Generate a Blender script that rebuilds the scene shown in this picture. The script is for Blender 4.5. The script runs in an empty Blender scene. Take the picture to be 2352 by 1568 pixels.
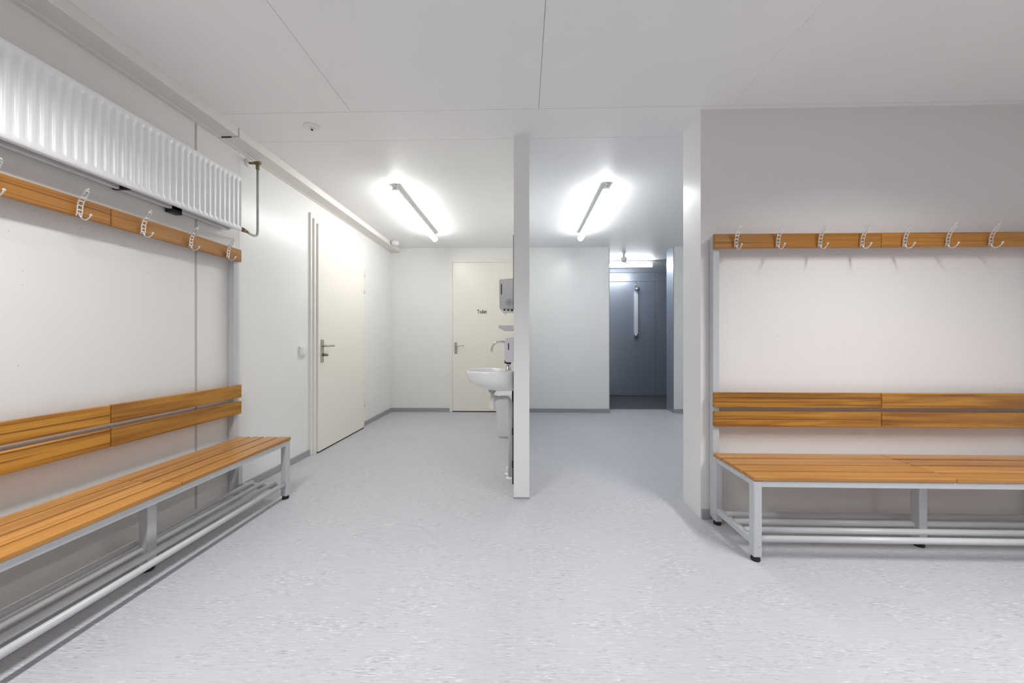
import bpy, bmesh, math, random
from mathutils import Vector, Matrix
random.seed(7)
S = bpy.context.scene
COL = S.collection
PI = math.pi

# ------------------------------------------------------------------ materials
def mat(name, col, rough=0.5, metal=0.0, coat=0.0, spec=0.5):
    m = bpy.data.materials.new(name); m.use_nodes = True
    p = m.node_tree.nodes['Principled BSDF']
    p.inputs['Base Color'].default_value = (*col, 1)
    p.inputs['Roughness'].default_value = rough
    p.inputs['Metallic'].default_value = metal
    p.inputs['Coat Weight'].default_value = coat
    p.inputs['Specular IOR Level'].default_value = spec
    return m

def nodes(m):
    nt = m.node_tree
    return nt, nt.nodes, nt.links, nt.nodes['Principled BSDF']

def N(nt, t, **kw):
    n = nt.nodes.new(t)
    for k, v in kw.items():
        setattr(n, k, v)
    return n

def ramp(nt, pts):
    r = nt.nodes.new('ShaderNodeValToRGB')
    e = r.color_ramp.elements
    while len(e) < len(pts): e.new(0.5)
    for el, (p, c) in zip(e, pts):
        el.position = p; el.color = (*c, 1) if len(c) == 3 else c
    return r

def coords(nt, scale, rot=(0, 0, 0), kind='Object'):
    tc = N(nt, 'ShaderNodeTexCoord'); mp = N(nt, 'ShaderNodeMapping')
    mp.inputs['Scale'].default_value = scale; mp.inputs['Rotation'].default_value = rot
    nt.links.new(tc.outputs[kind], mp.inputs['Vector'])
    return mp.outputs['Vector']

def noise(nt, vec, scale=1, detail=3, rough=0.5, dist=0):
    n = N(nt, 'ShaderNodeTexNoise')
    n.inputs['Scale'].default_value = scale; n.inputs['Detail'].default_value = detail
    n.inputs['Roughness'].default_value = rough; n.inputs['Distortion'].default_value = dist
    nt.links.new(vec, n.inputs['Vector'])
    return n.outputs['Fac']

def mixc(nt, fac, a, b, mode='MIX'):
    n = N(nt, 'ShaderNodeMix', data_type='RGBA', blend_type=mode)
    if isinstance(fac, (int, float)): n.inputs[0].default_value = fac
    else: nt.links.new(fac, n.inputs[0])
    for s, i in ((a, 6), (b, 7)):
        if isinstance(s, tuple): n.inputs[i].default_value = (*s, 1)
        else: nt.links.new(s, n.inputs[i])
    return n.outputs[2]

def bump(nt, p, h, strength=0.1, dist=0.002):
    b = N(nt, 'ShaderNodeBump'); b.inputs['Strength'].default_value = strength
    b.inputs['Distance'].default_value = dist
    nt.links.new(h, b.inputs['Height']); nt.links.new(b.outputs['Normal'], p.inputs['Normal'])

def wall_mat(name, col, rough, pits):
    m = mat(name, col, rough); nt, nn, L, p = nodes(m)
    v = coords(nt, (1, 1, 1))
    c = mixc(nt, noise(nt, v, 1.7, 2), tuple(x * .97 for x in col), tuple(min(1, x * 1.02) for x in col))
    if pits:                                  # small air pits and specks of the rough panels
        vo = N(nt, 'ShaderNodeTexVoronoi'); vo.inputs['Scale'].default_value = 26
        L.new(v, vo.inputs['Vector'])
        r = ramp(nt, [(0.035, (1, 1, 1)), (0.06, (0, 0, 0))]); L.new(vo.outputs['Distance'], r.inputs['Fac'])
        sel = ramp(nt, [(0.48, (0, 0, 0)), (0.62, (1, 1, 1))]); L.new(vo.outputs['Color'], sel.inputs['Fac'])
        mu = N(nt, 'ShaderNodeMath', operation='MULTIPLY'); L.new(r.outputs[0], mu.inputs[0]); L.new(sel.outputs[0], mu.inputs[1])
        mu2 = N(nt, 'ShaderNodeMath', operation='MULTIPLY'); L.new(mu.outputs[0], mu2.inputs[0]); mu2.inputs[1].default_value = .8
        c = mixc(nt, mu2.outputs[0], c, (.25, .23, .21))
    L.new(c, p.inputs['Base Color'])
    bump(nt, p, noise(nt, v, 220, 2), .06, .001)
    return m

M = {}
M['wall_rough'] = wall_mat('speckled panel', (.80, .792, .78), .6, True)
M['wall_right'] = wall_mat('speckled panel warm', (.79, .768, .757), .6, True)
M['wall_smooth'] = wall_mat('smooth white panel', (.84, .845, .835), .30, False)
M['ceiling'] = wall_mat('ceiling panel', (.875, .88, .875), .5, False)
M['seam'] = mat('seam strip', (.50, .505, .50), .6)
M['groove'] = mat('groove', (.3, .3, .3), .8)
M['cgroove'] = mat('ceiling joint', (.5, .5, .5), .8)
M['base'] = mat('grey skirting', (.34, .355, .365), .5)
M['duct'] = mat('cream white trunking', (.79, .755, .72), .45)
M['dark'] = mat('dark pipe', (.10, .10, .105), .4, .3)
M['ring'] = mat('grey ring', (.33, .33, .35), .4)
M['slit'] = mat('dark slit', (.03, .03, .03), .8)
M['rad'] = mat('radiator enamel', (.90, .91, .925), .30, 0, .1)
M['rad_grey'] = mat('radiator underside', (.70, .71, .73), .4)
M['rad_gap_shade'] = mat('radiator gap shade', (.09, .09, .10), .7)  # shade between the panels, put into the colour of the fins
M['frame'] = mat('grey lacquered steel', (.54, .565, .58), .35)
M['rubber'] = mat('black rubber', (.008, .008, .01), .5)
M['chrome'] = mat('chrome', (.66, .66, .66), .16, 1)
M['alu'] = mat('bright aluminium', (.84, .84, .83), .26, .75)
M['screw'] = mat('screw steel', (.7, .7, .7), .3, 1)
M['brass'] = mat('dull brass', (.22, .18, .10), .4, .6)
M['steelpipe'] = mat('grey pipe', (.42, .43, .43), .35)
M['door'] = mat('cream door paint', (.87, .845, .775), .30)
M['doorframe'] = mat('cream frame paint', (.84, .83, .79), .35)
M['nickel'] = mat('satin nickel', (.50, .48, .43), .32, .9)
M['knob'] = mat('grey cylinder', (.24, .23, .20), .4, .5)
M['white_plastic'] = mat('white plastic', (.82, .82, .82), .35)
M['letters'] = mat('black letters', (.03, .03, .03), .6)
M['ceramic'] = mat('sanitary ceramic', (.84, .85, .86), .10, 0, .4)
M['disp'] = mat('silver grey plastic', (.52, .52, .545), .35)
M['soap'] = mat('pale lilac plastic', (.68, .665, .73), .35)
M['black'] = mat('black plastic', (.012, .012, .014), .4)
M['pvc'] = mat('pale grey pvc', (.60, .61, .64), .35)
M['mirror'] = mat('mirror', (.9, .92, .92), .02, 1)
M['mirror_edge'] = mat('mirror edge', (.10, .12, .11), .4)
M['showerfloor'] = mat('dark shower floor', (.085, .092, .10), .55)
M['clear'] = mat('frosted tube', (.72, .75, .78), .25)
M['housing'] = mat('lamp housing', (.90, .90, .90), .4)
M['paper'] = mat('paper', (.85, .85, .83), .8)

# brushed blue-grey shower panels
m = mat('blue grey laminate', (.25, .29, .36), .34, .5); M['shower'] = m
nt, nn, L, p = nodes(m)
v = coords(nt, (1, 1, 1))
L.new(mixc(nt, noise(nt, v, 60, 3), (.36, .405, .475), (.40, .445, .515)), p.inputs['Base Color'])

# lamp emitters
def emit(name, col, s):
    m = bpy.data.materials.new(name); m.use_nodes = True
    nt = m.node_tree; nt.nodes.clear()
    e = nt.nodes.new('ShaderNodeEmission'); o = nt.nodes.new('ShaderNodeOutputMaterial')
    e.inputs[0].default_value = (*col, 1); e.inputs[1].default_value = s
    nt.links.new(e.outputs[0], o.inputs[0]); return m
M['tube'] = emit('lit tube', (1, .985, .955), 38.5)
M['tube_cool'] = emit('lit tube cool', (.96, .985, 1), 42)
M['tube_shower'] = emit('lit tube shower', (.93, .965, 1), 34)
M['diffuser'] = emit('lit diffuser', (1, .975, .955), 2.5)

# linoleum floor: short streaks running across the room
m = mat('streaked linoleum', (.6, .6, .62), .42); M['floor'] = m
nt, nn, L, p = nodes(m)
base = mixc(nt, noise(nt, coords(nt, (1.2, 2.5, 1)), 1, 2), (.49, .497, .535), (.525, .532, .57))
fine = noise(nt, coords(nt, (7, 300, 1)), 1, 2)
fr = ramp(nt, [(.3, (.93, .93, .93)), (.7, (1.06, 1.06, 1.06))]); L.new(fine, fr.inputs[0])
base = mixc(nt, 1.0, base, fr.outputs[0], 'MULTIPLY')
clus = noise(nt, coords(nt, (3.5, 9, 1)), 1, 2)
s1 = noise(nt, coords(nt, (24, 200, 1)), 1, 3, .62, .3)
ad = N(nt, 'ShaderNodeMath', operation='MULTIPLY_ADD'); L.new(clus, ad.inputs[0]); ad.inputs[1].default_value = .28; L.new(s1, ad.inputs[2])
rd = ramp(nt, [(.70, (0, 0, 0)), (.86, (1, 1, 1))]); L.new(ad.outputs[0], rd.inputs[0])
mp = coords(nt, (26, 210, 1)); 
off = N(nt, 'ShaderNodeVectorMath', operation='ADD'); L.new(mp, off.inputs[0]); off.inputs[1].default_value = (31.7, 12.3, 5)
s2 = noise(nt, off.outputs[0], 1, 2, .6, .3)
ad2 = N(nt, 'ShaderNodeMath', operation='MULTIPLY_ADD'); L.new(clus, ad2.inputs[0]); ad2.inputs[1].default_value = .28; L.new(s2, ad2.inputs[2])
rw = ramp(nt, [(.735, (0, 0, 0)), (.90, (1, 1, 1))]); L.new(ad2.outputs[0], rw.inputs[0])
sc = N(nt, 'ShaderNodeMath', operation='MULTIPLY'); L.new(rd.outputs[0], sc.inputs[0]); sc.inputs[1].default_value = .85
c = mixc(nt, sc.outputs[0], base, (.30, .305, .33))
c = mixc(nt, rw.outputs[0], c, (.72, .725, .75))
L.new(c, p.inputs['Base Color'])

# lacquered wood, grain along the board's length (local x)
def wood(name, a, b, dark):
    m = mat(name, a, .33, 0, .15); nt, nn, L, p = nodes(m)
    oi = N(nt, 'ShaderNodeObjectInfo')
    tc = N(nt, 'ShaderNodeTexCoord')
    ro = N(nt, 'ShaderNodeVectorMath', operation='MULTIPLY_ADD')
    cb = N(nt, 'ShaderNodeCombineXYZ')
    for i in range(3): L.new(oi.outputs['Random'], cb.inputs[i])
    L.new(cb.outputs[0], ro.inputs[0]); ro.inputs[1].default_value = (37, 11, 23); L.new(tc.outputs['Object'], ro.inputs[2])
    def mapped(sc):
        mp = N(nt, 'ShaderNodeMapping'); mp.inputs['Scale'].default_value = sc
        L.new(ro.outputs[0], mp.inputs['Vector']); return mp.outputs['Vector']
    g1 = noise(nt, mapped((1.6, 30, 30)), 1, 4, .55, .6)
    r1 = ramp(nt, [(.38, (0, 0, 0)), (.62, (1, 1, 1))]); L.new(g1, r1.inputs[0])
    c = mixc(nt, r1.outputs[0], a, b)
    g2 = noise(nt, mapped((.7, 95, 95)), 1, 2, .5, .3)
    r2 = ramp(nt, [(.58, (0, 0, 0)), (.66, (1, 1, 1))]); L.new(g2, r2.inputs[0])
    k = N(nt, 'ShaderNodeMath', operation='MULTIPLY'); L.new(r2.outputs[0], k.inputs[0]); k.inputs[1].default_value = .75
    c = mixc(nt, k.outputs[0], c, dark)
    hv = N(nt, 'ShaderNodeMapRange'); L.new(oi.outputs['Random'], hv.inputs[0]); hv.inputs[3].default_value = .86; hv.inputs[4].default_value = 1.12
    h = N(nt, 'ShaderNodeHueSaturation'); L.new(hv.outputs[0], h.inputs['Value']); L.new(c, h.inputs['Color'])
    L.new(h.outputs[0], p.inputs['Base Color'])
    return m
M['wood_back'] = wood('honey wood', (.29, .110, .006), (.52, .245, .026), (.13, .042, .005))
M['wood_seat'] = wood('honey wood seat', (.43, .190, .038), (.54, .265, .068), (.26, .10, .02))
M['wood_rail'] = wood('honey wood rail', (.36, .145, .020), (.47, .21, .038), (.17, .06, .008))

# ------------------------------------------------------------------ mesh helpers
def box(bm, x0, x1, y0, y1, z0, z1, bev=0, seg=2, mi=0):
    x0, x1 = sorted((x0, x1)); y0, y1 = sorted((y0, y1)); z0, z1 = sorted((z0, z1))
    b = bmesh.new()
    vs = [b.verts.new((x, y, z)) for x in (x0, x1) for y in (y0, y1) for z in (z0, z1)]
    for f in ((0, 1, 3, 2), (4, 6, 7, 5), (0, 4, 5, 1), (2, 3, 7, 6), (0, 2, 6, 4), (1, 5, 7, 3)):
        b.faces.new([vs[i] for i in f])
    if bev: bmesh.ops.bevel(b, geom=b.edges[:], offset=bev, segments=seg, affect='EDGES', profile=.5)
    merge(bm, b, mi)

def merge(bm, b, mi=0):
    mp = {}
    for v in b.verts: mp[v] = bm.verts.new(v.co)
    for f in b.faces:
        try:
            nf = bm.faces.new([mp[v] for v in f.verts]); nf.material_index = mi; nf.smooth = f.smooth
        except ValueError: pass
    b.free()

def ring_loft(bm, rings, close=True, cap=(True, True), smooth=True, mi=0):
    vr = [[bm.verts.new(p) for p in r] for r in rings]
    n = len(vr[0])
    for a, b in zip(vr, vr[1:]):
        for i in range(n if close else n - 1):
            f = bm.faces.new((a[i], a[(i + 1) % n], b[(i + 1) % n], b[i])); f.smooth = smooth; f.material_index = mi
    if cap[0]: bm.faces.new(vr[0][::-1]).material_index = mi
    if cap[1]: bm.faces.new(vr[-1]).material_index = mi
    return vr

def tube(bm, pts, r, seg=12, cap=True, mi=0):
    pts = [Vector(p) for p in pts]; rings = []
    rs = r if isinstance(r, (list, tuple)) else [r] * len(pts)
    up = None
    for i, p in enumerate(pts):
        t = ((pts[min(i + 1, len(pts) - 1)] - p).normalized() + (p - pts[max(i - 1, 0)]).normalized())
        if t.length < 1e-9: t = pts[-1] - pts[0]
        t.normalize()
        if up is None:
            up = Vector((0, 0, 1)) if abs(t.z) < .9 else Vector((0, 1, 0))
        u = t.cross(up).normalized(); w = u.cross(t).normalized(); up = w
        rings.append([p + (u * math.cos(k * 2 * PI / seg) + w * math.sin(k * 2 * PI / seg)) * rs[i] for k in range(seg)])
    ring_loft(bm, rings, True, (cap, cap), True, mi)

def lathe(bm, prof, c=(0, 0, 0), axis='z', seg=28, mi=0):
    rings = []
    for r, h in prof:
        ring = []
        for k in range(seg):
            a = k * 2 * PI / seg; x, y = max(r, 1e-5) * math.cos(a), max(r, 1e-5) * math.sin(a)
            q = {'z': (x, y, h), 'x': (h, x, y), 'y': (x, h, y)}[axis]
            ring.append((c[0] + q[0], c[1] + q[1], c[2] + q[2]))
        rings.append(ring)
    ring_loft(bm, rings, True, (True, True), True, mi)

def ball(bm, c, r, mi=0):
    b = bmesh.new(); bmesh.ops.create_icosphere(b, subdivisions=2, radius=r, matrix=Matrix.Translation(c))
    for f in b.faces: f.smooth = True
    merge(bm, b, mi)

def arc(c, r, a0, a1, n, plane):
    out = []
    for i in range(n + 1):
        a = a0 + (a1 - a0) * i / n; p, q = r * math.cos(a), r * math.sin(a)
        out.append({'xz': (c[0] + p, c[1], c[2] + q), 'yz': (c[0], c[1] + p, c[2] + q), 'xy': (c[0] + p, c[1] + q, c[2])}[plane])
    return out

# ------------------------------------------------------------------ object helpers
def root_of(o):
    while o.parent: o = o.parent
    return o

def obj(name, bm, mats, parent=None, at=None, local=False, angle=None):
    """link a bmesh as ONE mesh object; world coordinates unless local"""
    bmesh.ops.recalc_face_normals(bm, faces=bm.faces[:])
    o0 = Vector(at) if at else (Vector((0, 0, 0)) if (local or not parent) else Vector(root_of(parent).location))
    if o0.length: bmesh.ops.translate(bm, verts=bm.verts[:], vec=-o0)
    me = bpy.data.meshes.new(name); bm.to_mesh(me); bm.free()
    for m in (mats if isinstance(mats, list) else [mats]): me.materials.append(m)
    o = bpy.data.objects.new(name, me); COL.objects.link(o)
    if parent: o.parent = parent
    elif at: o.location = at
    return o

def tag(o, label, cat, group=None, kind=None):
    o['label'] = label; o['category'] = cat
    if group: o['group'] = group
    if kind: o['kind'] = kind
    return o

def thing(name, label, cat, loc, rz=0, group=None, kind=None):
    o = bpy.data.objects.new(name, None); COL.objects.link(o)
    o.empty_display_size = .1
    o.location = loc; o.rotation_euler = (0, 0, rz)
    return tag(o, label, cat, group, kind)

def struct(name, bm, m, label=None, cat=None):
    o = obj(name, bm, m); o['kind'] = 'structure'
    if label: o['label'] = label; o['category'] = cat
    return o

def B(): return bmesh.new()
def bx(*a, **k):
    b = B(); box(b, *a, **k); return b

# ------------------------------------------------------------------ dimensions
XL = -1.965          # left wall face
YB = 5.06            # back wall face
YR = 2.06            # face of the wall behind the right bench
XR = 1.048           # end of that wall
H = 2.415            # ceiling
YM = 2.33            # where the rough panels give way to smooth ones
XE = 3.5; YF = -2.6  # hidden sides
OX0, OX1 = 1.254, 2.187   # opening to the shower
YS = 6.6             # shower back wall

# ------------------------------------------------------------------ setting
b = B(); box(b, XL - .1, XE + .1, YF - .1, YB + .235, -.12, 0); struct('floor', b, M['floor'], 'pale grey streaked linoleum floor', 'floor')
b = B(); box(b, -.1, XE + .1, YB + .235, YS + .1, -.12, -.004)
struct('floor.001', b, M['showerfloor'], 'dark grey shower room floor beyond the opening', 'floor')

b = B()
box(b, XL - .1, XE + .1, YF - .1, YS + .1, H + .008, H + .12, mi=1)
g = .0011
xs = [XL - .1, -1.03, .09, 1.21, 2.33, XE + .1]
for xa, xb in zip(xs, xs[1:]):
    for ya, yb in ((YF - .1, -.5), (-.5, 2.03)):
        box(b, xa + (.0003 if xa > 1 else g), xb - (.0003 if xb > 1 else g), ya + g, yb - g, H, H + .010, .0008, 1)
box(b, XL - .1, XE + .1, 2.03 + g, 2.325 - g, H, H + .010, .0008, 1)
box(b, XL - .1, XE + .1, 2.325 + g, YS + .1, H, H + .010, .0008, 1)
struct('ceiling', b, [M['ceiling'], M['cgroove']], 'white panelled ceiling with thin joints', 'ceiling')

b = B()
box(b, XL - .1, XL, YF - .1, YM, 0, H + .01, mi=0)
box(b, XL - .1, XL + .001, YM, YB + .2, 0, H + .01, mi=1)
struct('wall_left', b, [M['wall_rough'], M['wall_smooth']], 'long white side wall with radiator and door', 'wall')
struct('trim_1', bx(XL, XL + .002, 2.010, 2.022, 0, H), M['seam'], 'thin grey vertical joint strip in the wall under the radiator', 'joint strip')
b = B()
box(b, XL - .1, OX0, YB, YB + .235, 0, H + .01)
box(b, OX1, XE + .1, YB, YB + .235, 0, H + .01)
struct('wall_back', b, M['wall_smooth'], 'white back wall with toilet door and shower opening', 'wall')
# blue-grey lining of the opening
struct('trim_2', bx(OX1 - .004, OX1 + .001, YB + .003, YB + .24, 0, H), M['shower'], 'blue grey lining of the shower opening', 'lining')
b = B(); box(b, OX0 - .001, OX0 + .006, YB - .003, YB + .02, 0, H)
struct('trim_3', b, M['groove'], 'dark edge strip on the shower opening beside the plain wall', 'edge strip')
b = B(); box(b, OX1 - .006, OX1 + .001, YB - .003, YB + .004, 0, H)
struct('trim_4', b, M['groove'], 'dark edge strip on the shower opening beside the blue grey lining', 'edge strip')
struct('trim_5', bx(OX0, OX1, YB + .222, YB + .24, 0, .006), M['groove'], 'dark threshold strip at the shower floor', 'threshold')

b = B(); box(b, XR, XE + .1, YR, 2.282, 0, H + .01)
# rounded corner profile on the exposed end
o = struct('wall_right', b, [M['wall_right'], M['wall_smooth']], 'wall with the bench in front and a white free end', 'wall')
for f in o.data.polygons:
    if f.normal.x < -.5: f.material_index = 1
b = B(); box(b, -.064, .040, 2.286, YB, 0, H + .01, .0)
struct('wall_middle', b, M['wall_smooth'], 'slim white partition wall seen end on', 'partition')
b = B(); box(b, XE, XE + .1, YF - .1, YR, 0, H + .01); struct('wall_side', b, M['wall_right'], 'side wall beyond the bench', 'wall')
b = B(); box(b, XE, XE + .1, 2.282, YB, 0, H + .01); struct('wall_side.001', b, M['wall_smooth'], 'side wall of the room behind the partition', 'wall')
b = B(); box(b, XL - .1, XE + .1, YF - .1, YF, 0, H + .01); struct('wall_front', b, M['wall_rough'], 'wall behind the viewer', 'wall')

# shower room panels
def panel(bm, x0, x1, z0, z1): box(bm, x0 + .006, x1 - .006, YS, YS + .02, z0 + .006, z1 - .006, .001, 1)
b = B()
box(b, -.1, XE + .1, YS + .012, YS + .1, -.004, H, mi=1)
for x0, x1 in ((0, 1.3), (1.3, 2.513), (2.513, XE)):
    panel(b, x0, x1, .006, 2.172); panel(b, x0, x1, 2.172, 2.345)
box(b, 0, XE, YS - .012, YS + .02, 2.348, H)
struct('wall_shower', b, [M['shower'], M['groove']], 'blue grey panelled back wall of the shower room', 'wall')
b = B(); box(b, -.1, 0, YB + .235, YS + .1, 0, H); box(b, XE, XE + .1, YB + .235, YS + .1, 0, H)
box(b, 0, OX0, YB + .235, YB + .245, 0, H); box(b, OX1, XE, YB + .235, YB + .245, 0, H)
struct('wall_shower.001', b, M['shower'], 'blue grey side walls of the shower room', 'wall')

# skirting
bh = .055
def skirting(name, x0, x1, y0, y1, label):
    struct(name, bx(x0, x1, y0, y1, 0, bh, bev=.003), M['base'], label, 'baseboard')
skirting('baseboard_left', XL, XL + .013, YM + .002, 3.098, 'grey baseboard between the bench and the cream side door')
skirting('baseboard_left.001', XL, XL + .013, 4.155, YB, 'short grey baseboard between the side door and the back corner')
skirting('baseboard_back', XL + .013, -1.09, YB - .013, YB, 'grey baseboard left of the toilet door')
skirting('baseboard_back.001', .04, OX0 - .002, YB - .013, YB, 'grey baseboard between partition and shower opening')
skirting('baseboard_back.002', OX1 + .003, XE, YB - .013, YB, 'grey baseboard right of the shower opening')
skirting('baseboard_right', XR + .004, 1.10, YR - .012, YR, 'short grey baseboard beside the bench upright')
skirting('baseboard_right.001', 2.98, XE, YR - .012, YR, 'grey baseboard past the bench')
b = B(); box(b, XL, -.064, YB - .012, YB, H - .016, H, .003); struct('trim_6', b, M['ceiling'], 'thin white cornice above the toilet door', 'cornice')
b = B(); box(b, .04, OX0 - .002, YB - .012, YB, H - .016, H, .003); struct('trim_7', b, M['ceiling'], 'thin white cornice between partition and opening', 'cornice')
# slim metal angle at the partition foot and the wall end corner
struct('trim_8', bx(-.066, .042, 2.283, 2.30, 0, .010), M['base'], 'grey foot strip of the partition end', 'foot strip')

# ------------------------------------------------------------------ doors
def lever_set(parent, o, ax, out, plate_h, with_knob, m):
    """o: centre of the lever spindle on the door face; ax: unit dir along the lever; out: unit dir out of the face"""
    o = Vector(o); ax = Vector(ax); out = Vector(out); z = Vector((0, 0, 1))
    def ob(bm, a0, a1, o0, o1, z0, z1, bev):
        p = o + ax * a0 + out * o0 + z * z0; q = o + ax * a1 + out * o1 + z * z1
        box(bm, p.x, q.x, p.y, q.y, p.z, q.z, bev)
    h = B(); ob(h, -.021, .021, 0, .008, -plate_h * .72, plate_h * .28, .003)
    hp = obj('door_handle', h, M['nickel'], parent)
    b = B()
    tube(b, [o, o + out * .045], .009, 12)
    pts = [o + out * .045 + ax * t for t in (-.008, .03, .08, .125)]
    tube(b, pts, [.010, .009, .0085, .0085], 12)
    obj('lever', b, M['nickel'], hp)
    if with_knob:
        b = B(); q = o - z * .085
        tube(b, [q, q + out * .012], .017, 16); tube(b, [q + out * .012, q + out * .05], .012, 16); ball(b, q + out * .05, .012)
        obj('thumb_turn', b, M['knob'], hp)

# side door in the left wall, with its stepped frame
DX = -1.91
b = B(); box(b, XL, XL + .020, 3.102, 4.15, 0, 2.225, .002); box(b, XL + .02, XL + .037, 3.130, 4.12, 0, 2.182, .002)
struct('trim_9', b, M['doorframe'], 'stepped cream frame around the side door', 'door frame')
b = bx(XL + .038, DX, 3.162, 4.085, .012, 2.145, bev=.003)
d1 = obj('door_1', b, M['door'], None, at=(DX, 4.085, 0)); d1['kind'] = 'structure'
d1['label'] = 'cream flush door with lever handle in the long side wall'; d1['category'] = 'door'
lever_set(d1, (DX, 3.218, 1.0), (0, 1, 0), (1, 0, 0), .215, True, None)
for zc in (1.66, 1.86, .30):
    b = B(); tube(b, [(DX + .004, 4.088, zc - .045), (DX + .004, 4.088, zc + .045)], .007, 10)
    obj('hinge', b, M['doorframe'], d1)

# toilet door on the back wall
TX0, TX1, TY = -1.042, -.118, 5.046
b = B(); box(b, -1.088, -1.045, YB - .010, YB, 0, 2.24, .002); box(b, -1.045, -.115, YB - .010, YB, 2.203, 2.24, .002)
box(b, -.115, -.066, YB - .010, YB, 0, 2.24, .002)
struct('trim_10', b, M['doorframe'], 'cream frame around the toilet door', 'door frame')
d2 = obj('door_2', bx(TX0, TX1, TY, YB - .001, .014, 2.20, bev=.002), M['door'], None, at=(TX0, TY, 0)); d2['kind'] = 'structure'
d2['label'] = 'cream flush door lettered Toilet behind the washbasin'; d2['category'] = 'door'
lever_set(d2, (-.993, TY, .978), (1, 0, 0), (0, -1, 0), .17, False, None)
struct('gap_shade_1', bx(-1.045, -.115, YB - .012, YB - .0005, .0, .012), M['slit'], 'dark strip as painted shade in the gap under the toilet door', 'painted shade')  # near-black strip paints the shade below the door leaf
struct('gap_shade_2', bx(XL + .03, DX - .004, 3.162, 4.085, .0, .010), M['slit'], 'dark strip as painted shade in the gap under the side door', 'painted shade')  # same for the side door: gap shade as a dark strip
cu = bpy.data.curves.new('lettering', 'FONT'); cu.body = 'Toilet'; cu.extrude = .0008; cu.size = .068; cu.offset = .0010
to = bpy.data.objects.new('lettering_source', cu); COL.objects.link(to)
bpy.context.view_layer.update()
me = bpy.data.meshes.new_from_object(to.evaluated_get(bpy.context.evaluated_depsgraph_get()))
bpy.data.objects.remove(to); bpy.data.curves.remove(cu)
xs_ = [v.co.x for v in me.vertices]; ys_ = [v.co.y for v in me.vertices]
w = max(xs_) - min(xs_); hh = max(ys_) - min(ys_)
for v_ in me.vertices:
    x, y, z = v_.co
    v_.co = ((x - min(xs_)) * .143 / w, -z, (y - min(ys_)) * .057 / hh)
me.materials.clear(); me.materials.append(M['letters'])
t = bpy.data.objects.new('lettering', me); COL.objects.link(t); t.parent = d2
t.location = Vector((-.680, TY - .001, 1.448)) - Vector(d2.location); t['label'] = 'black word Toilet'

# ------------------------------------------------------------------ light switch
s = thing('light_switch', 'white square light switch beside the cream side door', 'switch', (XL, 3.0, .93))
obj('switch_plate', bx(XL, XL + .022, 2.958, 3.042, .918, 1.002, bev=.004), M['white_plastic'], s)
obj('rocker', bx(XL + .02, XL + .028, 2.972, 3.028, .932, .988, bev=.003), M['white_plastic'], s)

# ------------------------------------------------------------------ trunking along the left wall
tr = thing('cable_trunking', 'long cream boxed trunking under the ceiling along the side wall', 'trunking', (XL, 2.16, 2.36))
b = B(); box(b, XL, -1.826, YF + .3, 2.160, 2.358, H, .003); box(b, XL, -1.935, YF + .3, 2.160, 2.352, 2.36, .002)
obj('trunking_cover', b, M['duct'], tr)
b = B(); box(b, XL + .002, -1.824, 2.164, YB - .002, 2.356, H, .003); box(b, XL, -1.945, 2.164, YB - .002, 2.352, 2.358, .002)
obj('trunking_cover', b, M['duct'], tr)
b = B(); box(b, -1.948, -1.875, 2.156, 2.168, 2.3545, 2.36)
o = obj('joint_slit', b, M['slit'], tr); o['label'] = 'dark open slit at the cover joint'

# ------------------------------------------------------------------ radiator
RZ0, RZ1, RX, RY1 = 1.773, 2.131, -1.855, 2.22
RY0 = RY1 - 1.70
ra = thing('radiator', 'white ribbed panel radiator mounted high above the hook rail', 'radiator', (XL, 1.4, RZ0))
b = B()
pitch = 1.70 / 51
rows = [(RZ0, 0), (RZ0 + .004, .004), (RZ0 + .022, .004), (RZ0 + .036, 1), (RZ1 - .040, 1), (RZ1 - .026, .004), (RZ1 - .004, .004), (RZ1, 0)]
ysp = []
for i in range(51):
    y = RY0 + i * pitch
    ysp += [(y + pitch * a_, d_) for a_, d_ in ((0, 0), (.28, 0), (.38, .25), (.48, .8), (.56, 1), (.76, 1), (.86, .75), (.95, .15))]
ysp.append((RY1, 0))
grid = []
for z, k in rows:
    line = []
    for y, d in ysp:
        x = RX - (.004 if k == 0 else 0) - (d * .0085 if k == 1 else 0)
        line.append(b.verts.new((x, y, z)))
    grid.append(line)
for r0, r1 in zip(grid, grid[1:]):
    for i in range(len(r0) - 1):
        b.faces.new((r0[i], r0[i + 1], r1[i + 1], r1[i])).smooth = True
def strip(line, xb):
    back = [b.verts.new((xb, v.co.y, v.co.z)) for v in line]
    for i in range(len(line) - 1): b.faces.new((line[i], line[i + 1], back[i + 1], back[i]))
strip(grid[0], RX - .020); strip(grid[-1], RX - .020)
for side in (0, -1):
    col = [g_[side] for g_ in grid]; back = [b.verts.new((RX - .020, v.co.y, v.co.z)) for v in col]
    for i in range(len(col) - 1): b.faces.new((col[i], col[i + 1], back[i + 1], back[i]))
box(b, RX - .024, RX - .018, RY0, RY1, RZ0 + .001, RZ1 - .001)
obj('front_panel', b, M['rad'], ra)
b = B(); box(b, XL + .018, XL + .040, RY0 + .01, RY1 - .01, RZ0, RZ1 - .004, .003); obj('rear_panel', b, M['rad_grey'], ra)
b = B()
n = 100
for i in range(n + 1):
    y = RY0 + .02 + (1.66) * i / n
    box(b, XL + .04, RX - .022, y, y + .0012, RZ0 + .035, RZ1 - .03)
box(b, XL + .04, RX - .02, RY0 + .02, RY1 - .02, RZ1 - .03, RZ1 - .028)
obj('convector_fins', b, M['rad_gap_shade'], ra)
b = B(); box(b, XL + .01, RX - .006, RY1 - .006, RY1 + .001, RZ0 + .012, RZ1 - .004, .002); obj('side_cover', b, M['rad'], ra)
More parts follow.
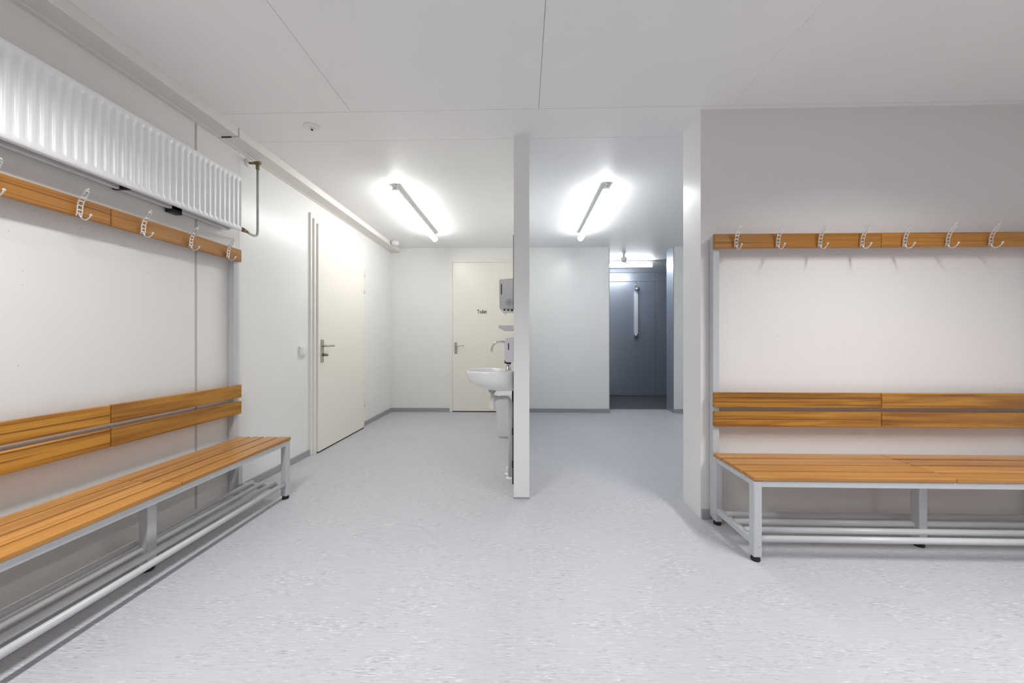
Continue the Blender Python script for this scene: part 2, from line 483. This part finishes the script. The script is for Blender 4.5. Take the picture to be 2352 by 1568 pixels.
b = B(); box(b, XL + .01, RX - .006, RY0, RY0 + .006, RZ0 + .012, RZ1 - .004, .002); obj('side_cover', b, M['rad'], ra)
for yc, zz, ln, xw in ((1.865, 1.756, .030, .040), (1.60, 1.7715, .008, .080)):
    b = B(); box(b, XL + .0015, XL + xw, yc - ln, yc + ln, zz, 1.80, .003); o = obj('wall_bracket', b, M['black'], ra); o['label'] = 'black bracket'
# supply pipe on the right-hand end
b = B()
px_, py_ = -1.893, 2.405
tube(b, [(-1.872, 2.285, 1.787)] + [(-1.872 - .021 * k / 5, 2.285 + .085 * k / 5, 1.787 - .003 * math.sin(k / 5 * PI)) for k in range(1, 5)] +
     [(px_, 2.372, 1.787), (px_, 2.392, 1.793), (px_, 2.402, 1.807), (px_, py_, 1.83), (px_, py_, 2.05), (px_, py_, 2.285)], .0078, 12)
obj('supply_pipe', b, M['steelpipe'], ra)
b = B(); tube(b, [(-1.869, 2.221, 1.790), (-1.870, 2.262, 1.789)], .010, 12); tube(b, [(-1.870, 2.240, 1.790), (-1.871, 2.262, 1.789)], .0145, 8)
tube(b, [(-1.871, 2.262, 1.789), (-1.872, 2.287, 1.787)], .0105, 12)
o = obj('valve', b, M['brass'], ra); o['label'] = 'dull brass valve'
b = B(); tube(b, [(XL + .004, py_, 2.315), (px_ + .018, py_, 2.315)], .0085, 12); tube(b, [(px_, py_, 2.318), (px_, py_, 2.268)], .0115, 8)
tube(b, [(px_ - .02, py_, 2.315), (px_ + .02, py_, 2.315)], .0125, 8)
o = obj('elbow_fitting', b, M['brass'], ra); o['label'] = 'dull brass elbow'
b = B(); lathe(b, [(.0, 0), (.029, 0), (.029, .004), (.018, .010), (.009, .012)], (XL + .002, py_, 2.315), 'x'); obj('wall_rosette', b, M['white_plastic'], ra)

# ------------------------------------------------------------------ changing-room benches
# local frame: x along the bench, -y out of the wall (y=0 is the wall face), z up
def hook_parts():
    """one aluminium coat hook: band with rungs, lower J with a ball; origin on the rail face, centred"""
    w = .0085
    prof = [(.046, .075), (.038, .062), (.029, .049), (.019, .033), (.0135, .015), (.012, -.004), (.011, -.018), (.008, -.030)]
    b = B()
    for sx in (-1, 1):
        pts = [(sx * w * (.72 if i < 2 else 1), -o_, z_) for i, (o_, z_) in enumerate(prof)]
        rings = []
        for x, y, z in pts:
            rings.append([(x - .0018, y - .0022, z - .0010), (x + .0018, y - .0022, z - .0010), (x + .0018, y + .0022, z + .0010), (x - .0018, y + .0022, z + .0010)])
        ring_loft(b, rings, True, (True, True), False)
    for i in (0, 2, 3, 4, 5, 6):                       # rungs
        o_, z_ = prof[i]
        box(b, -w, w, -o_ - .0022, -o_ + .0022, z_ - .0026, z_ + .0026, .0008, 1)
    tube(b, [(-w * .7, -.046, .075), (-w * .45, -.050, .0805), (0, -.0515, .083), (w * .45, -.050, .0805), (w * .7, -.046, .075)], .0021, 8)
    ball(b, (0, -.0520, .0835), .0036)
    jp = [(.002, -.011, -.020), (.003, -.013, -.032), (.003, -.020, -.0415), (.003, -.031, -.0455), (.003, -.043, -.0430), (.003, -.053, -.0350), (.003, -.0575, -.0270)]
    tube(b, jp, [.0042, .0040, .0034, .0030, .0028, .0026, .0026], 10)
    ball(b, (.003, -.058, -.0245), .0052)
    me_h = obj('coat_hook', b, M['alu'], None, local=True)
    s = B()
    for z_ in (-.004, -.026):
        lathe(s, [(.0035, 0), (.0035, -.012), (.0052, -.012), (.0052, -.014), (.003, -.0155)], (0, 0, z_), 'y', 12)
    me_s = obj('screw', s, M['screw'], None, local=True)
    return me_h, me_s
hook_src, screw_src = hook_parts()

def bench(name, label, loc, rz, sgn, joint, length, hooks0, hookd, hook_n):
    """sgn=+1: bench runs towards +x from its visible end; -1: towards -x"""
    r = thing(name, label, 'bench', loc, rz, 'changing room benches')
    def X(u): return sgn * u
    def part(nm, bm, m, par=None): return obj(nm, bm, m, par or r, local=True)
    segs = [(0, joint - .0012), (joint + .0012, length)]
    # seat slats, four across, two runs
    for d0 in (.053, .145, .237, .329):
        for a, c_ in segs:
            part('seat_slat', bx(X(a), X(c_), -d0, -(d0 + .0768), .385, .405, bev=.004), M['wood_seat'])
    # back slats
    for z0, z1 in ((.560, .645), (.668, .754)):
        for a, c_ in segs:
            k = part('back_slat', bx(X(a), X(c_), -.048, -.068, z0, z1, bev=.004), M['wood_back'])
    # hook rail
    rails = []
    for a, c_ in segs:
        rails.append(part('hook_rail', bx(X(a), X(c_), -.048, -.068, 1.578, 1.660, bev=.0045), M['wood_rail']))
    for i in range(hook_n):
        u = hooks0 + hookd * i
        par = rails[0] if u < joint else rails[1]
        h_ = hook_src if i == 0 and not hook_src.users_collection == () and hook_src.get('_used') is None and False else hook_src.copy()
        COL.objects.link(h_); h_.parent = par; h_.location = (X(u), -.068, 1.609)
        s_ = screw_src.copy(); COL.objects.link(s_); s_.parent = par; s_.location = (X(u), -.068, 1.609); s_.name = 'screw'
    F = M['frame']
    for u in (.022, length - .022):
        part('upright', bx(X(u - .018), X(u + .018), -.012, -.048, .025, 1.655, bev=.003), F)
        bl = part('back_leg', bx(X(u - .0175), X(u + .0175), -.040, -.078, .020, .384, bev=.003), F)
        b = B(); lathe(b, [(.011, .012), (.020, 0), (.021, .006), (.018, .014), (.016, .022)], (X(u), -.059, 0)); part('foot_pad', b, M['rubber'], bl)
        fl = part('front_leg', bx(X(u - .019), X(u + .019), -.364, -.402, .022, .384, bev=.004), F)
        b = B(); lathe(b, [(.011, .012), (.019, 0), (.021, .006), (.019, .014), (.016, .024)], (X(u), -.383, 0)); part('foot_pad', b, M['rubber'], fl)
        b = B(); lathe(b, [(.0045, -.4018), (.0045, -.4035), (.0025, -.4045)], (X(u) + .006, 0, .075), 'y', 10); part('screw', b, M['screw'], fl)
        part('seat_bearer', bx(X(u - .014), X(u + .014), -.078, -.366, .356, .3845, bev=.002), F)
        part('end_bar', bx(X(u - .013), X(u + .013), -.076, -.366, .066, .098, bev=.002), F)
    part('front_rail', bx(X(.04), X(length - .04), -.372, -.400, .355, .3845, bev=.002), F)
    part('rear_rail', bx(X(.04), X(length - .04), -.056, -.080, .355, .3845, bev=.002), F)
    u = joint + .004
    part('seat_bearer', bx(X(u - .02), X(u + .02), -.078, -.374, .360, .3845, bev=.002), F)
    ml = part('middle_leg', bx(X(u - .020), X(u + .020), -.225, -.267, .020, .362, bev=.003), F)
    b = B(); lathe(b, [(.012, .012), (.021, 0), (.023, .006), (.020, .014), (.016, .022)], (X(u), -.246, 0)); part('foot_pad', b, M['rubber'], ml)
    for d0 in (.155, .232, .309, .386):
        b = B(); tube(b, [(X(.020), -d0, .1035), (X(length - .020), -d0, .1035)], .0142, 16); part('shoe_rack_tube', b, F)
    return r

bench('changing_room_bench', 'slatted wooden bench and hook rail on grey frame under the radiator', (XL, 2.272, 0), PI / 2, -1, .735, 1.47, .1225, .245, 6)
bench('changing_room_bench', 'slatted wooden bench and hook rail on grey frame against the wall without radiator', (1.090, YR, 0), 0, 1, .932, 1.864, .116, .2325, 8)
for o in (hook_src, screw_src): bpy.data.objects.remove(o)

# ------------------------------------------------------------------ lamps
def tube_lamp(label, xc, y0, y1, zc, em, group):
    r = thing('tube_lamp', label, 'lamp', (xc, (y0 + y1) / 2, H), 0, group)
    b = B(); R = .034
    tube(b, [(xc, y0 + .008, zc), (xc, y1 - .012, zc)], R, 24)
    obj('tube', b, em, r)
    b = B(); prof = [(.0355 * math.cos(a), zc + .0355 * math.sin(a)) for a in [math.radians(20 + 140 * k / 10) for k in range(11)]]
    prof = prof + [(-.0355, zc + .016), (-.024, zc + .043), (.024, zc + .043), (.0355, zc + .016)]
    ring_loft(b, [[(xc + p, y, z) for p, z in prof] for y in (y0 + .006, y1 - .012)], True, (True, True), False); obj('spine', b, M['housing'], r)
    for ye, s_ in ((y0, 1), (y1, -1)):
        b = B()
        box(b, xc - .025, xc + .025, ye + s_ * .001, ye + s_ * .007, zc + .022, zc + .043, .004)
        obj('end_cap', b, M['white_plastic'], r)
        b = B(); yy = ye - s_ * .016 + s_ * .02
        tube(b, [(xc, yy, H), (xc, yy, zc + R + .008)], .011, 12); lathe(b, [(.016, 0), (.016, -.006), (.012, -.009)], (xc, yy, H), 'z', 16)
        ball(b, (xc, yy - s_ * .010, H - .014), .008)
        obj('mounting_clip', b, M['chrome'], r)
    return r
tube_lamp('bright tube lamp on the ceiling between trunking and partition', -1.120, 2.975, 4.345, 2.338, M['tube'], 'ceiling tube lamps')
tube_lamp('bright tube lamp on the ceiling between partition and shower opening', .720, 2.99, 4.36, 2.338, M['tube_cool'], 'ceiling tube lamps')

r = thing('tube_lamp', 'bright tube lamp lying crossways on the shower room ceiling', 'lamp', (1.5, 5.93, H), 0, 'ceiling tube lamps')
b = B(); tube(b, [(.85, 5.93, 2.335), (2.195, 5.93, 2.335)], .030, 20); obj('tube', b, M['tube_shower'], r)
b = B(); box(b, .82, 2.22, 5.905, 5.955, 2.364, 2.378, .003); obj('spine', b, M['housing'], r)
for xe, s_ in ((.815, 1), (2.23, -1)):
    b = B(); lathe(b, [(.001, 0), (.022, .002 * s_), (.030, .010 * s_), (.031, .038 * s_)], (xe, 5.93, 2.335), 'x', 20); obj('end_cap', b, M['white_plastic'], r)
for xe in (1.0, 1.75):
    b = B(); tube(b, [(xe, 5.93, H), (xe, 5.93, 2.376)], .011, 10); obj('mounting_clip', b, M['chrome'], r)

# the two ceiling lamps of the near part of the room (just overhead of the viewer)
def batten(label, xc, y0, y1, watts):
    r = thing('ceiling_lamp', label, 'lamp', (xc, (y0 + y1) / 2, H), 0, 'flat ceiling lamps')
    b = B(); w = .075
    box(b, xc - w, xc + w, y0, y1, H - .05, H - .001, .004)
    obj('housing', b, M['housing'], r)
    b = B(); box(b, xc - w + .006, xc + w - .006, y0 + .006, y1 - .006, H - .056, H - .0495, .001)
    obj('diffuser', b, M['diffuser'], r)
    la = bpy.data.lights.new('louvre_light', 'AREA'); la.shape = 'RECTANGLE'; la.size = .13; la.size_y = y1 - y0 - .02
    la.energy = watts; la.spread = math.radians(136); la.color = (1, .985, .975)
    lo = bpy.data.objects.new('louvre_light', la); COL.objects.link(lo); lo.parent = r; lo.location = (0, 0, -.060)
batten('flat white ceiling lamp overhead on the radiator side', -1.15, -.25, 1.15, 26)
batten('flat white ceiling lamp overhead on the far side from the radiator', 1.85, -.20, 1.20, 37)

# ------------------------------------------------------------------ ceiling fittings
d = thing('smoke_detector', 'white round detector at the far end of the trunking', 'detector', (-1.768, 4.70, H))
b = B(); lathe(b, [(.054, 0), (.054, -.012), (.050, -.014)], (-1.768, 4.70, H)); obj('mounting_plate', b, M['white_plastic'], d)
b = B(); lathe(b, [(.049, -.013), (.052, -.020), (.050, -.038), (.036, -.050), (.010, -.053)], (-1.768, 4.70, H)); obj('sensor_head', b, M['white_plastic'], d)
d = thing('ceiling_sensor', 'flat white disc with dark lens on the ceiling near the trunking', 'sensor', (-1.348, 2.168, H))
b = B(); lathe(b, [(.052, 0), (.052, -.003), (.046, -.007), (.020, -.009)], (-1.348, 2.168, H)); obj('disc', b, M['white_plastic'], d)
b = B(); lathe(b, [(.016, -.008), (.016, -.016), (.008, -.020)], (-1.348, 2.168, H), 'z', 16); obj('collar', b, M['white_plastic'], d)
b = B(); ball(b, (-1.348, 2.162, H - .019), .007); o = obj('lens', b, M['black'], d); o['label'] = 'dark lens'
d = thing('hanging_detector', 'white round-headed detector hanging in the shower room', 'detector', (1.545, 5.33, H))
b = B(); lathe(b, [(.030, 0), (.030, -.01), (.018, -.03), (.017, -.085)], (1.545, 5.33, H)); obj('neck', b, M['white_plastic'], d)
b = B(); lathe(b, [(.017, -.08), (.040, -.092), (.046, -.112), (.040, -.140), (.022, -.158), (.004, -.164)], (1.545, 5.33, H)); obj('head', b, M['white_plastic'], d)

# ------------------------------------------------------------------ shower panel on the far wall
xc = 2.135
d = thing('shower_column', 'slim pale shower column with chrome ends on blue grey wall', 'shower', (xc, YS, 1.1))
b = B(); box(b, xc - .036, xc + .036, YS - .05, YS, 1.17, 1.985, .012); obj('column', b, M['clear'], d)
b = B(); lathe(b, [(.012, -.045), (.038, -.06), (.046, -.085), (.040, -.118), (.020, -.130)], (xc + .004, YS, 2.015), 'y', 22)
tube(b, [(xc, YS - .012, 2.06), (xc, YS - .012, 2.16)], .010, 10); obj('shower_head', b, M['chrome'], d)
b = B(); lathe(b, [(.040, -.0), (.040, -.05), (.034, -.075), (.018, -.088)], (xc, YS, 1.145), 'y', 22); obj('push_button', b, M['chrome'], d)

# ------------------------------------------------------------------ washbasin on the partition
WX, CY = -.064, 2.56
RZ = .832
ws = thing('washbasin', 'white wall-hung washbasin on the slim partition', 'washbasin', (WX, CY, .69))
n = 48
def plan(s_x, s_y, z, off=0):
    out = []
    for k in range(n):
        a = 2 * PI * k / n; c_, s_ = math.cos(a), math.sin(a)
        if c_ >= 0: x = .150 * abs(c_) ** .35; y = .205 * math.copysign(abs(s_) ** .75, s_)
        else: x = -.205 * abs(c_) ** .9; y = .205 * math.copysign(abs(s_) ** .80, s_)
        X_ = -.152 + x
        out.append((WX + X_ * s_x, CY + y * s_y, z))
    return out
def bowl(sc_, z, dx=0):
    return [(WX - .222 + dx + .122 * sc_ * math.cos(2 * PI * k / n), CY + .158 * sc_ * math.sin(2 * PI * k / n), z) for k in range(n)]
rings = [plan(.38, .40, .690), plan(.54, .58, .693), plan(.68, .71, .705), plan(.82, .83, .727), plan(.935, .93, .754), plan(.98, .97, .780), plan(.995, .99, .805),
         plan(1, 1, .822), plan(.996, .996, .829), plan(.98, .98, .832), bowl(1.06, .8325), bowl(1.0, .829), bowl(.95, .81), bowl(.82, .765), bowl(.55, .735), bowl(.18, .728), bowl(.10, .726)]
b = B(); ring_loft(b, rings); obj('basin', b, M['ceramic'], ws)
tx, ty = -.233, 2.575
b = B(); lathe(b, [(.029, .693), (.029, .672), (.024, .664), (.018, .662)], (tx, ty, 0)); o = obj('waste_flange', b, M['steelpipe'], ws)
b = B(); lathe(b, [(.016, .673), (.016, .628), (.023, .626), (.023, .608), (.018, .606), (.020, .598), (.0235, .592), (.0235, .545), (.019, .534), (.006, .532)], (tx, ty, 0))
obj('bottle_trap', b, M['white_plastic'], ws)
b = B()
ex = -.101
tube(b, [(tx + .012, ty, .618), (tx + .034, ty + .008, .618), (ex - .040, 2.615, .618)] + arc((ex - .040, 2.62, .578), .040, PI / 2, 0, 6, 'xz')[1:] + [(ex, 2.62, .50), (ex, 2.62, .002)], .0145, 14)
tube(b, [(tx + .018, ty, .618), (tx + .034, ty + .006, .618)], .020, 14)
obj('drain_pipe', b, M['pvc'], ws)
b = B(); lathe(b, [(.034, 0), (.034, .006), (.026, .013), (.016, .016)], (ex, 2.62, 0)); obj('floor_rosette', b, M['white_plastic'], ws)

sp = thing('supply_pipe', 'thin dark water pipe clipped behind the white drain pipe', 'pipe', (-.080, 2.52, 0))
b = B(); tube(b, [(-.076, 2.52, 0), (-.076, 2.52, .684)], .006, 10); obj('pipe', b, M['dark'], sp)
for z in (.12, .36, .60):
    b = B(); box(b, -.084, WX, 2.510, 2.530, z, z + (.08 if z > .5 else .05), .003); obj('pipe_clip', b, M['black'], sp)
b = B(); tube(b, [(-.122, 2.70, 0), (-.122, 2.70, .06)], .012, 12); lathe(b, [(.028, 0), (.028, .007), (.014, .015)], (-.122, 2.70, 0))
tag(obj('pipe_stub', b, M['white_plastic'], None, at=(-.122, 2.70, 0)), 'white capped pipe stub on the floor behind the drain pipe', 'pipe')

tp = thing('tap', 'chrome swan-neck tap on the back of the washbasin', 'tap', (-.115, CY, RZ))
b = B(); tx_ = -.112
lathe(b, [(.024, .831), (.024, .838), (.018, .846), (.017, .885), (.013, .892)], (tx_, CY, 0)); obj('tap_body', b, M['chrome'], tp)
b = B()
tube(b, [(tx_, CY, .885), (tx_, CY, .99)] + arc((tx_ - .046, CY, .994), .046, 0, PI / 2, 6, 'xz')[1:] + [(-.172, CY, 1.040)] +
     arc((-.182, CY, .988), .052, PI / 2, PI * .98, 8, 'xz')[1:] + [(-.2355, CY, .966)], .0092, 12)
obj('spout', b, M['chrome'], tp)
b = B(); tube(b, [(tx_ , CY - .017, .868), (tx_ - .008, CY - .045, .876)], .007, 10); obj('lever', b, M['chrome'], tp)

# ------------------------------------------------------------------ fittings on the partition
mi_ = thing('mirror', 'frameless mirror on the partition above the washbasin, seen edge on', 'mirror', (WX, 2.6, 1.27))
obj('mirror_glass', bx(WX - .0065, WX - .0015, 2.405, 2.80, 1.266, 1.783), M['mirror'], mi_)
b = B(); box(b, WX - .0075, WX, 2.398, 2.405, 1.262, 1.787)
o = obj('mirror_edge', b, M['mirror_edge'], mi_); o['label'] = 'dark edge strip'

b = B()
ring_loft(b, [[(WX, y, 1.158), (WX - .108, y, 1.158), (WX - .112, y, 1.155), (WX - .112, y, 1.140), (WX - .088, y, 1.128), (WX, y, 1.128)] for y in (2.44, 2.82)], True, (True, True), False)
tag(obj('wall_shelf', b, M['pvc'], None, at=(WX, 2.63, 1.128)), 'small white shelf between mirror and washbasin', 'shelf')

sd = thing('soap_dispenser', 'pale lilac soap dispenser above the washbasin', 'dispenser', (WX, 2.39, .90))
b = B()
ring_loft(b, [[(WX, y, .900), (WX - .050, y, .900), (WX - .060, y, .905), (WX - .064, y, .93), (WX - .066, y, 1.02), (WX - .062, y, 1.062), (WX - .052, y, 1.068), (WX, y, 1.074)] for y in (2.375, 2.47)], True, (True, True), False)
bmesh.ops.bevel(b, geom=[e for e in b.edges if abs(e.verts[0].co.y - e.verts[1].co.y) < 1e-6], offset=.004, segments=2, affect='EDGES')
obj('case', b, M['soap'], sd)
obj('level_window', bx(WX - .042, WX - .035, 2.3738, 2.376, .985, 1.032, bev=.001), M['black'], sd)
b = B(); box(b, WX - .055, WX - .022, 2.395, 2.45, .886, .902, .003); box(b, WX - .068, WX - .052, 2.405, 2.44, .890, .912, .003); obj('push_lever', b, M['black'], sd)

td = thing('towel_dispenser', 'grey paper towel dispenser high on the partition', 'dispenser', (WX, 3.6, 1.36))
b = B()
ring_loft(b, [[(WX, y, 1.375), (WX - .172, y, 1.375), (WX - .180, y, 1.385), (WX - .182, y, 1.665), (WX - .174, y, 1.674), (WX, y, 1.690)] for y in (3.5, 3.80)], True, (True, True), False)
bmesh.ops.bevel(b, geom=[e for e in b.edges if abs(e.verts[0].co.y - e.verts[1].co.y) < 1e-6], offset=.006, segments=2, affect='EDGES')
obj('case', b, M['disp'], td)
obj('level_window', bx(WX - .164, WX - .154, 3.498, 3.502, 1.520, 1.628, bev=.002), M['black'], td)
b = B(); 
for k in range(1):
    tube(b, [(WX - .080 + .038 * math.cos(a), 3.499, 1.438 + .038 * math.sin(a)) for a in [i * 2 * PI / 32 for i in range(33)]], .0022, 6)
lathe(b, [(.024, 0), (.024, -.002), (.018, -.003)], (WX - .080, 3.5, 1.438), 'y', 24)
obj('lock_ring', b, M['ring'], td)
b = B(); box(b, WX - .165, WX - .01, 3.51, 3.79, 1.352, 1.377, .003); obj('outlet', b, M['white_plastic'], td)
b = B()
for i in range(3):
    x0 = WX - .138 + i * .038; box(b, x0, x0 + .020, 3.505, 3.515, 1.356 - i * .003, 1.371, .001)
obj('saw_tooth_edge', b, M['black'], td)
b = B(); box(b, WX - .128, WX - .122, 3.54, 3.76, 1.322, 1.36, .001); obj('paper_towel', b, M['paper'], td)

wb = thing('waste_bin', 'tapered white waste bin on the floor behind the washbasin', 'bin', (-.19, 3.82, 0))
b = B()
def rr(x0, x1, y0, y1, z, r_):
    out = []
    for cx_, cy_, a0 in ((x1 - r_, y1 - r_, 0), (x0 + r_, y1 - r_, PI / 2), (x0 + r_, y0 + r_, PI), (x1 - r_, y0 + r_, 1.5 * PI)):
        for i in range(5): out.append((cx_ + r_ * math.cos(a0 + i * PI / 8), cy_ + r_ * math.sin(a0 + i * PI / 8), z))
    return out
ring_loft(b, [rr(-.262, -.108, 3.72, 3.93, 0.0, .02), rr(-.268, -.102, 3.715, 3.935, .02, .022), rr(-.31, -.068, 3.69, 3.96, .455, .025), rr(-.314, -.066, 3.686, 3.964, .475, .025),
              rr(-.308, -.070, 3.692, 3.958, .475, .022), rr(-.262, -.108, 3.72, 3.93, .02, .02)], True, (True, True), True)
obj('bin_body', b, M['white_plastic'], wb)

# ------------------------------------------------------------------ camera, world, colour
F_PX, YAW = 790.0, .025
W_, H_ = 2352, 1568
cam = bpy.data.cameras.new('camera'); co = bpy.data.objects.new('camera', cam); COL.objects.link(co)
cam.sensor_fit = 'HORIZONTAL'; cam.sensor_width = 36; cam.lens = F_PX / W_ * 36
cam.shift_x = (W_ / 2 - 1182.25) / W_; cam.shift_y = (782 - H_ / 2) / W_
cam.clip_start = .02
co.location = (0, 0, 1.05); co.rotation_euler = (PI / 2, 0, YAW)
S.camera = co
wd = bpy.data.worlds.new('world'); S.world = wd; wd.use_nodes = True
wd.node_tree.nodes['Background'].inputs[0].default_value = (.8, .85, 1, 1)
wd.node_tree.nodes['Background'].inputs[1].default_value = .05
S.view_settings.view_transform = 'Standard'; S.view_settings.look = 'None'
S.view_settings.gamma = 1; S.view_settings.exposure = 0; S.view_settings.use_curve_mapping = False
try:
    S.cycles.max_bounces = 14; S.cycles.diffuse_bounces = 8; S.cycles.glossy_bounces = 4
    S.cycles.sample_clamp_indirect = 6
except Exception: pass
